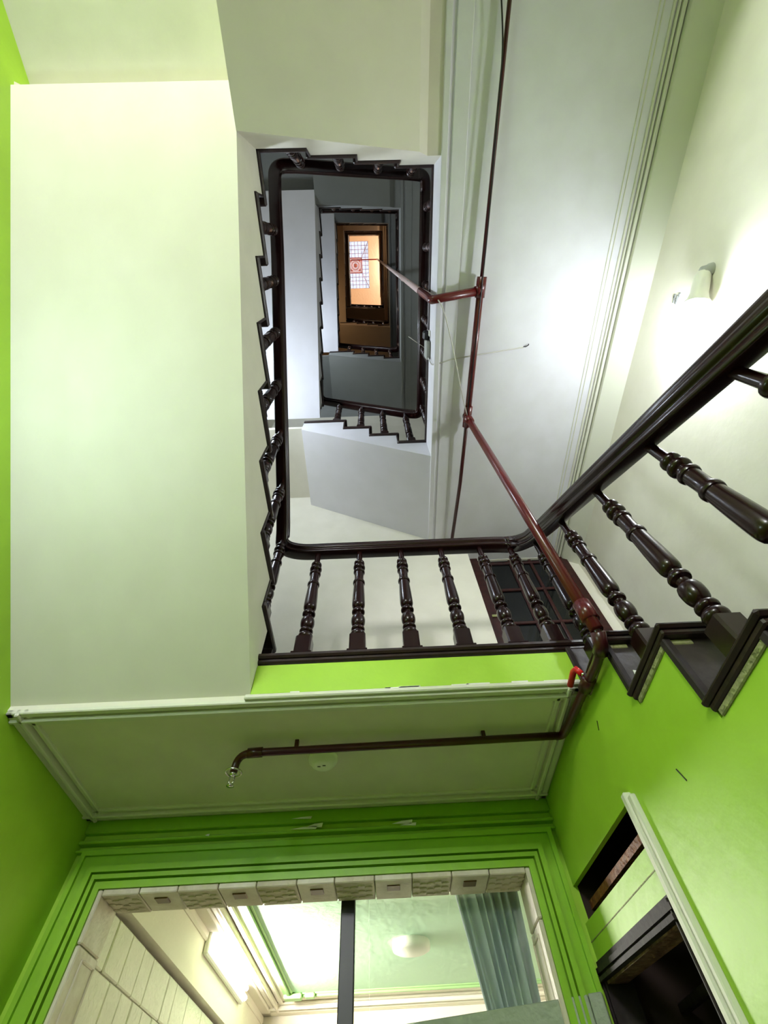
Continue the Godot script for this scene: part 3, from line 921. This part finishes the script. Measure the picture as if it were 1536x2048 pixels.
func shop_room() -> void:
	var y := 2.70
	var za := ZDOOR - 0.18
	var zb := -6.95
	sbox("wall_left", "cream left wall of the room beyond the doorway", V(-1.80, 0, zb), V(-1.60, y + 0.1, za), M.room)
	sbox("wall_right", "cream right wall of the room beyond the doorway", V(2.2, 0, zb), V(2.4, y + 0.1, za), M.room)
	sbox("wall_back", "cream far wall of the room beyond the doorway", V(-1.80, 0, zb - 0.2), V(2.4, y + 0.1, zb), M.room)
	sbox("ceiling", "white ceiling of the room beyond the doorway", V(-1.80, y, zb - 0.2), V(2.4, y + 0.15, za), M.room)
	sbox("ceiling", "pale mint green ceiling field in the room beyond the doorway", V(-1.02, y - 0.008, -6.35), V(1.9, y + 0.002, za - 0.1), M.mint)
	# green moulded frame of that field
	var st := begin()
	for b in [[0.0, 0.035, 0.022], [0.035, 0.03, 0.034], [0.07, 0.02, 0.018]]:
		box(st, V(-1.02 - 0.09 + b[0], y - b[2], -6.35), V(-1.02 - 0.09 + b[0] + b[1], y, za), 0.004)
		box(st, V(-1.11, y - b[2], -6.35 - 0.09 + b[0]), V(2.2, y, -6.35 - 0.09 + b[0] + b[1]), 0.004)
	box(st, V(-1.11, y - 0.05, -6.44), V(-0.93, y - 0.01, -6.32), 0.01)
	box(st, V(-0.90, y - 0.045, -6.42), V(-0.80, y - 0.01, -6.33), 0.01)
	tag(obj("trim_20", st, M.mint_trim), "green moulded frame round the mint ceiling field", "", "", "structure")
	# cornice of the room
	st = begin()
	for b in [[0.0, 0.14, 0.05], [0.14, 0.05, 0.035], [0.20, 0.03, 0.05], [0.24, 0.05, 0.02]]:
		box(st, V(-1.45 + b[0], y - b[2], zb), V(-1.45 + b[0] + b[1], y, za), 0.01)
		box(st, V(-1.45, y - b[2], zb + b[0]), V(2.2, y, zb + b[0] + b[1]), 0.01)
	box(st, V(-1.44, y - 0.10, zb), V(-1.40, y - 0.04, za), 0.012)
	tag(obj("trim_21", st, M.room), "white cornice along the walls of the room beyond the doorway", "", "", "structure")
	# bulkhead above the stone panel
	sbox("trim_22", "cream bulkhead above the carved stone panel in the room", V(-1.60, 2.36, zb), V(-1.42, y, za), M.room)
	# carved stone panel on the left wall
	var pn := thing("stone_panel", "pale carved stone panel on the left wall of the room beyond the doorway", "wall panel", V(-1.53, 0, -4.8))
	pbox("backing", pn, V(-1.60, 0, -6.9), V(-1.475, 2.34, za - 0.02), M.joint)
	var rows := [2.335, 2.13, 1.94, 1.72, 1.50]
	for r in 4:
		var z := za - 0.03 - 0.13 * (r % 2)
		if r % 2 == 1: box_piece(pn, "stone", V(-1.48, rows[r + 1] + 0.006, z), V(-1.45, rows[r] - 0.006, za - 0.03))
		while z > -6.85:
			var w: float = [0.40, 0.29, 0.18, 0.34, 0.22][rng.randi() % 5]
			var z2: float = max(z - w, -6.88)
			box_piece(pn, "stone", V(-1.48, rows[r + 1] + 0.003, z2 + 0.003), V(-1.461 + 0.004 * rng.randf(), rows[r] - 0.003, z - 0.003))
			z = z2
	# tube lamp on the bulkhead
	var tl := thing("tube_lamp", "glowing tube lamp on the bulkhead of the room beyond the doorway", "lamp", V(-1.40, 2.56, -5.1))
	st = begin()
	box(st, V(-1.42, 2.53, -5.82), V(-1.38, 2.66, -4.44), 0.01)
	obj("lamp_body", st, M.plastic, tl)
	st = begin(true)
	for x in [2.565, 2.625]: tube(st, [V(-1.362, x, -5.79), V(-1.362, x, -4.47)], 0.019, 12)
	obj("tube", st, M.glow_tube, tl)
	area(V(-1.335, 2.59, -5.13), V(1, -0.12, 0.0).normalized(), Vector2(1.3, 0.12), Color(1.0, 0.985, 0.95), 21.0)
	# round fitting on the ceiling, not lit
	var rl := thing("round_fitting", "round white unlit ceiling fitting on the mint ceiling", "lamp", V(0.155, y, -5.05))
	st = begin(true)
	lathe(st, [Vector2(0.0, -0.075), Vector2(0.13, -0.072), Vector2(0.155, -0.060), Vector2(0.16, -0.045), Vector2(0.16, -0.01), Vector2(0.15, 0.0)], 32, Transform3D(Basis(), V(0.155, y - 0.006, -5.05)))
	obj("drum", st, M.plastic, rl)
	# glass partition behind the doorway: a black post and two panes
	var gp := thing("glass_partition", "clear glass partition with a black post behind the doorway", "partition", V(-0.21, 0, ZDOOR - 0.21))
	pbox("post", gp, V(-0.246, 0, ZDOOR - 0.235), V(-0.178, y, ZDOOR - 0.185), M.black, 0.004)
	pbox("pane", gp, V(-0.178, 0, ZDOOR - 0.214), V(-0.112, y, ZDOOR - 0.206), M.glass, 0.0)
	pbox("pane", gp, V(-0.109, 0, ZDOOR - 0.214), V(1.2, y, ZDOOR - 0.206), M.glass, 0.0)
	# curtain
	var cu := thing("curtain", "blue-grey pleated curtain hanging at the right of the doorway", "curtain", V(0.5, 0, -2.95))
	st = begin(true)
	var nu := 72
	var nv := 14
	var pts := [[], []]
	for side in 2:
		for j in nv + 1:
			var v := float(j) / nv
			var yy := y - 0.01 - v * (y - 0.05)
			var xa := 0.275 + (2.69 - yy) * 0.166
			var xb: float = 0.685 - (2.69 - yy) * 0.03
			var row := []
			for i in nu + 1:
				var u := float(i) / nu
				row.append(V(lerp(xa, xb, u) + 0.006 * sin(v * 7 + u * 20), yy, -2.965 + 0.045 * sin(TAU * (7.5 * u + 0.15 * sin(v * 3.0))) + 0.012 * sin(TAU * 17 * u) - 0.003 * side))
			pts[side].append(row)
	for j in nv:
		for i in nu:
			quad(st, pts[0][j + 1][i], pts[0][j + 1][i + 1], pts[0][j][i + 1], pts[0][j][i])
			quad(st, pts[1][j][i], pts[1][j][i + 1], pts[1][j + 1][i + 1], pts[1][j + 1][i])
	obj("cloth", st, M.curtain, cu)
	st = begin(true)
	tube(st, [V(0.1, y - 0.03, -2.965), V(1.3, y - 0.03, -2.965)], 0.012, 10)
	obj("rod", st, M.grey_plastic, cu)

func box_piece(parent: Node, called: String, a: Vector3, b: Vector3) -> void:
	if abs(a.z - b.z) < 0.02: return
	pbox(called, parent, a, b, M.stone, 0.006)

func pipes() -> void:
	# the run under the second-floor slab, with its drop to the landing, the sprinkler line and the riser up the well
	var t := thing("pipe_run", "dark red water pipe along the white soffit, dropping to the first landing", "pipe", V(0.73, 4.6, -1.1))
	var st := begin(true)
	tube(st, [V(0.790, 4.655, ZBACK), V(0.79, 4.655, 1.1), V(0.757, 4.645, -0.22)], 0.012)
	obj("thin_pipe", st, M.dark_pipe, t)
	st = begin(true)
	tube(st, [V(0.757, 4.642, -0.20), V(0.732, 4.632, -1.10)], 0.024)
	obj("pipe", st, M.pipe, t)
	st = begin(true)
	tube(st, [V(0.731, 4.630, -1.10), V(0.715, 4.640, -1.7), V(0.68, 4.655, ZUP)], 0.015)
	obj("thin_pipe", st, M.dark_pipe, t)
	st = begin(true)
	tube(st, [V(0.731, 4.63, -1.115), V(0.800, 2.53, -1.222)], 0.0255, 16)
	obj("drop_pipe", st, M.pipe, t)
	for c in [[V(0.760, 4.642, -0.16), V(0.754, 4.640, -0.285), 0.033], [V(0.760, 4.64, -0.24), V(0.72, 4.625, -0.245), 0.032], [V(0.735, 4.632, -1.03), V(0.728, 4.630, -1.19), 0.031],
			[V(0.731, 4.66, -1.112), V(0.734, 4.54, -1.119), 0.033], [V(0.796, 2.66, -1.215), V(0.7985, 2.575, -1.219), 0.034]]:
		st = begin(true)
		tube(st, [c[0], c[1]], c[2], 16)
		obj("coupling", st, M.pipe, t)
	st = begin(true)
	tube(st, rounded([V(0.800, 2.60, -1.222), V(0.806, 2.50, -1.235), V(0.815, 2.49, -1.34), V(0.818, 2.515, -1.53), V(0.812, 2.545, -1.905), V(0.775, 2.545, -1.912)], 0.05), 0.0175)
	tube(st, [V(0.803, 2.525, -1.228), V(0.808, 2.492, -1.262), V(0.812, 2.488, -1.30)], 0.027)
	tube(st, [V(0.817, 2.508, -1.47), V(0.818, 2.517, -1.545)], 0.026)
	obj("elbow", st, M.dark_pipe, t)
	var v := thing("valve_lever", "small bright red lever valve on the pipe at the landing corner", "valve", V(0.80, 2.53, -1.50))
	st = begin(true)
	tube(st, [V(0.80, 2.535, -1.475), V(0.788, 2.562, -1.478), V(0.784, 2.567, -1.50), V(0.782, 2.558, -1.575)], 0.0125)
	obj("lever", st, M.valve_red, v)
	st = begin(true)
	tube(st, [V(0.815, 2.51, -1.475), V(0.79, 2.56, -1.476)], 0.008)
	obj("stem", st, M.steel, v)
	var s := thing("sprinkler_line", "dark red sprinkler pipe across the landing ceiling with a chrome sprinkler head", "pipe", V(0.07, 2.54, -1.91))
	st = begin(true)
	tube(st, rounded([V(0.80, 2.545, -1.908), V(-0.628, 2.535, -1.910), V(-0.668, 2.525, -1.945), V(-0.672, 2.475, -1.952)], 0.05), 0.0165)
	tube(st, [V(-0.55, 2.536, -1.909), V(-0.615, 2.535, -1.911)], 0.021)
	obj("pipe", st, M.dark_pipe, s)
	st = begin(true)
	var c := V(-0.672, 2.476, -1.952)
	var ring := []
	for q in 29: ring.append(c + V(0.034 * cos(TAU * q / 28), 0, 0.034 * sin(TAU * q / 28)))
	tube(st, ring, 0.0045, 8)
	obj("escutcheon", st, M.steel, s)
	st = begin(true)
	lathe(st, [Vector2(0.0, 0.0), Vector2(0.014, 0.0), Vector2(0.016, -0.012), Vector2(0.009, -0.016), Vector2(0.0, -0.017)], 14, Transform3D(Basis(), c))
	tube(st, [c + V(0.010, -0.012, 0), c + V(0.010, -0.04, 0), c + V(0.002, -0.052, 0)], 0.003, 6)
	tube(st, [c + V(-0.010, -0.012, 0), c + V(-0.010, -0.04, 0), c + V(-0.002, -0.052, 0)], 0.003, 6)
	lathe(st, [Vector2(0.0, -0.052), Vector2(0.016, -0.054), Vector2(0.017, -0.058), Vector2(0.0, -0.059)], 14, Transform3D(Basis(), c))
	obj("sprinkler_head", st, M.steel, s)
	for x in [-0.40, 0.45]:
		st = begin()
		box(st, V(x - 0.009, 2.548, -1.918), V(x + 0.009, 2.582, -1.896), 0.002)
		obj("clip", st, M.dark_pipe, s)
	# riser up the well
	var r := thing("riser_pipe", "pipe, red at its foot and pale above, rising up the well", "pipe", V(0.42, 4.6, -0.28))
	st = begin(true)
	tube(st, rounded([V(0.752, 4.635, -0.243), V(0.425, 4.60, -0.286), V(0.424, 5.32, -0.284)], 0.02, 4), 0.028, 14)
	obj("pipe", st, M.pipe, r)
	st = begin(true)
	tube(st, rounded([V(0.424, 5.31, -0.284), V(0.405, 19.6, -0.248), V(0.36, 19.62, -0.248)], 0.02, 4), 0.026, 14)
	obj("pipe", st, M.pale_pipe, r).set_meta("label", "pale upper length of the riser")
	st = begin(true)
	tube(st, [V(0.37, 19.62, -0.248), V(-0.55, 19.62, -0.25)], 0.02, 10)
	obj("branch", st, M.valve_red, r)
	for y in [7.1, 10.3, 13.6, 16.9]:
		st = begin(true)
		tube(st, [V(0.420 - 0.0013 * (y - 4.6), y, -0.285 + 0.0025 * (y - 4.6)), V(0.420 - 0.0013 * (y - 4.5), y + 0.05, -0.285 + 0.0025 * (y - 4.5))], 0.029, 14)
		obj("coupling", st, M.pale_pipe, r)
	# wires
	var w := thing("cable", "thin pale cable looping from the riser pipe down to the pipe tee", "cable", V(0.6, 4.5, -0.6))
	st = begin(true)
	tube(st, rounded([V(0.405, 6.4, -0.262), V(0.445, 4.62, -0.262), V(0.49, 4.52, -0.32), V(0.565, 4.50, -0.57), V(0.66, 4.51, -0.93), V(0.725, 4.60, -1.10)], 0.12), 0.0045, 6)
	obj("wire", st, M.wire, w)
	st = begin(true)
	tube(st, rounded([V(0.735, 4.615, 1.1), V(0.772, 4.632, 0.92), V(0.765, 4.612, 0.1), V(0.755, 4.603, -0.24), V(0.722, 4.60, -1.08)], 0.1), 0.0045, 6)
	obj("wire", st, M.dark_wire, w)

func fittings() -> void:
	# wall lamp by the second-floor soffit
	var t := thing("wall_lamp", "white spiral bulb lamp in a pale bell holder on the right wall", "lamp", V(1.86, 4.03, -0.14))
	var axis := V(-0.27, -0.53, -0.80).normalized()
	var tf := aim(V(1.84, 4.05, -0.15), axis)
	var st := begin(true)
	lathe(st, [Vector2(0.0, -0.012), Vector2(0.030, -0.008), Vector2(0.040, 0.012), Vector2(0.042, 0.05), Vector2(0.044, 0.11), Vector2(0.052, 0.145), Vector2(0.068, 0.172), Vector2(0.070, 0.180), Vector2(0.062, 0.178), Vector2(0.038, 0.13), Vector2(0.0, 0.12)], 24, tf)
	obj("holder", st, M.plastic, t)
	st = begin(true)
	lathe(st, [Vector2(0.034, -0.02), Vector2(0.034, 0.012), Vector2(0.03, 0.02), Vector2(0.03, 0.05), Vector2(0.0, 0.055)], 20, aim(V(1.882, 4.055, -0.128), V(-1, -0.05, -0.25)))
	obj("rose", st, M.grey_plastic, t)
	st = begin(true)
	lathe(st, [Vector2(0.0, 0.15), Vector2(0.026, 0.15), Vector2(0.028, 0.215), Vector2(0.020, 0.222), Vector2(0.0, 0.222)], 18, tf)
	obj("bulb_base", st, M.plastic, t)
	st = begin(true)
	var coil := []
	for q in 61: coil.append(tf * V(0.027 * cos(TAU * q / 18.0), 0.225 + 0.0016 * q, 0.027 * sin(TAU * q / 18.0)))
	tube(st, coil, 0.009, 8)
	obj("bulb", st, M.glow, t)
	omni(tf * V(0, 0.275, 0), Color(0.93, 0.955, 1.0), 0.95, 0.06)
	# an unseen sister lamp added on the left wall to light the left flight
	added_left_bulb(V(-1.55, 2.64, -0.08), Color(0.86, 0.93, 1.0), 0.44, "added unseen white spiral bulb lamp on the green left wall under the first left flight")
	# crumbled plaster beside it
	st = begin()
	for k in 7:
		var q := V(1.878, 4.29 + 0.05 * rng.randf() - 0.03, -0.26 - 0.05 * rng.randf())
		box(st, q - V(0.004, 0.010, 0.012), q + V(0.006, 0.012 * rng.randf(), 0.010), 0.003)
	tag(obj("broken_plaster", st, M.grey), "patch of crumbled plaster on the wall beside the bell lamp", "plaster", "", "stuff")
	# unseen lamp panel added behind the viewer to light the hall
	var h := thing("added_hall_lamp", "added unseen large flat lamp panel on the end wall of the entrance hall", "lamp", V(-1.09, 3.85, 3.55))
	st = begin()
	box(st, V(-1.50, 3.52, 3.54), V(-0.68, 4.20, 3.6), 0.01)
	obj("lamp_body", st, M.plastic, h)
	st = begin()
	box(st, V(-1.46, 3.56, 3.525), V(-0.72, 4.16, 3.541), 0.004)
	obj("lamp_diffuser", st, M.glow_panel, h)
	area(V(-1.09, 3.86, 3.50), V(0, 0.0, -1), Vector2(0.74, 0.6), Color(0.97, 0.97, 1.0), 12.0)
	# smoke detector
	var d := thing("smoke_detector", "round cream smoke detector on the landing ceiling beside the sprinkler pipe", "detector", V(-0.295, 2.58, -2.05))
	st = begin(true)
	lathe(st, [Vector2(0.0, -0.046), Vector2(0.035, -0.045), Vector2(0.050, -0.039), Vector2(0.056, -0.024), Vector2(0.066, -0.022), Vector2(0.069, -0.010), Vector2(0.068, 0.0)], 28, Transform3D(Basis(), V(-0.295, 2.58, -2.05)))
	obj("casing", st, M.detector, d)
	st = begin()
	for q in [[0.008, 0.012], [-0.016, 0.006]]: box(st, V(-0.295 + q[0] - 0.007, 2.5335, -2.05 + q[1] - 0.003), V(-0.295 + q[0] + 0.007, 2.537, -2.05 + q[1] + 0.003))
	obj("slot", st, M.black, d)
	# junction box and camera at the edge of the second-floor slab
	var j := thing("junction_box", "pale grey box fixed to the slab edge by the railing", "box", V(0.45, 4.95, -0.68))
	st = begin()
	box(st, V(0.432, 4.90, -0.735), V(0.468, 5.03, -0.60), 0.008)
	obj("casing", st, M.grey_plastic, j)
	st = begin(true)
	tube(st, [V(0.43, 5.0, -0.66), V(0.31, 5.06, -0.585)], 0.0025, 6)
	obj("aerial", st, M.wire, j)
	st = begin(true)
	tube(st, rounded([V(0.45, 4.90, -0.72), V(0.455, 4.70, -0.735), V(0.60, 4.690, -0.69), V(1.115, 4.695, -0.625)], 0.05), 0.0045, 8)
	obj("conduit", st, M.wire, j)
	var k := thing("black_camera", "small black camera above the grey box on the slab edge", "camera", V(0.45, 4.98, -0.57))
	st = begin()
	box(st, V(0.415, 4.96, -0.60), V(0.465, 5.02, -0.535), 0.012)
	obj("camera_body", st, M.black, k)
	st = begin()
	box(st, V(0.455, 4.93, -0.57), V(0.472, 4.99, -0.53), 0.004)
	obj("bracket", st, M.paper, k)
	var hk := thing("ceiling_hook", "small black hook on the white soffit at the end of the pale conduit", "hook", V(1.145, 4.70, -0.61))
	st = begin(true)
	tube(st, rounded([V(1.128, 4.706, -0.622), V(1.130, 4.688, -0.620), V(1.150, 4.684, -0.608), V(1.152, 4.694, -0.603)], 0.01), 0.0035, 8)
	obj("hook", st, M.black, hk)
	# scrap of paper on the second riser
	st = begin()
	prism(st, [Vector2(0.885, 2.355), Vector2(0.935, 2.362), Vector2(0.925, 2.40), Vector2(0.892, 2.408)], "z", -1.303, -1.300)
	tag(obj("paper_scrap", st, M.paper), "torn white paper scrap stuck on the dark second riser", "paper")
	# light switch on the right wall by the landing door
	var sw := thing("wall_switch", "small pale switch on the right wall beside the landing door", "switch", V(1.875, 4.16, -2.42))
	pbox("plate", sw, V(1.868, 4.12, -2.455), V(1.881, 4.20, -2.39), M.plastic, 0.004)
	pbox("rocker", sw, V(1.862, 4.14, -2.435), V(1.87, 4.18, -2.41), M.grey_plastic, 0.002)
	landing_door()

func landing_door() -> void:
	var dr := Node3D.new()
	dr.name = numbered("door_2")
	add_child(dr)
	dr.position = V(1.33, 2.8, ZDOOR)
	tag(dr, "dark maroon glazed door on the first landing behind the railing", "", "", "structure")
	var st := begin()
	prism(st, [Vector2(0.872, 2.8), Vector2(0.872, 4.85), Vector2(1.786, 4.85), Vector2(1.786, 2.8), Vector2(1.70, 2.8), Vector2(1.70, 4.76), Vector2(0.945, 4.76), Vector2(0.945, 2.8)], "z", ZDOOR - 0.06, ZDOOR + 0.02)
	obj("casing", st, M.door_wood, dr)
	var lf := begin()
	var xs := [0.945, 1.02, 1.262, 1.475, 1.70]
	var zf := ZDOOR - 0.005
	box(lf, V(0.945, 2.80, zf - 0.04), V(1.02, 4.76, zf), 0.004)
	box(lf, V(1.64, 2.80, zf - 0.04), V(1.70, 4.76, zf), 0.004)
	for x in [1.255, 1.45]: box(lf, V(x - 0.014, 2.9, zf - 0.035), V(x + 0.014, 4.7, zf - 0.004), 0.004)
	for y in [2.80, 3.12, 3.50, 3.885, 4.28, 4.655]:
		box(lf, V(1.02, y - 0.014 if y > 2.9 else 2.8, zf - 0.035), V(1.64, y + 0.014 if y > 2.9 else 2.95, zf - 0.002), 0.004)
	obj("leaf", lf, M.door_wood, dr)
	for xx in [[1.03, 1.243], [1.267, 1.438], [1.462, 1.636]]:
		for yy in [[2.95, 3.11], [3.13, 3.49], [3.51, 3.87], [3.90, 4.27], [4.29, 4.64], [4.67, 4.76]]:
			pbox("pane", dr, V(xx[0] - 0.006, yy[0] - 0.004, zf - 0.024), V(xx[1] + 0.006, yy[1] + 0.004, zf - 0.018), M.dark_glass, 0.0)
	st = begin(true)
	lathe(st, [Vector2(0.0, 0.0), Vector2(0.030, 0.0), Vector2(0.030, 0.006), Vector2(0.013, 0.010), Vector2(0.013, 0.03), Vector2(0.026, 0.036), Vector2(0.032, 0.05), Vector2(0.026, 0.064), Vector2(0.0, 0.068)], 20, aim(V(0.985, 3.76, zf), V(0, 0, 1)))
	obj("handle", st, M.steel, dr)
	pbox("latch", dr, V(0.90, 3.925, ZDOOR + 0.02), V(0.95, 3.95, ZDOOR + 0.03), M.old_paint, 0.002)
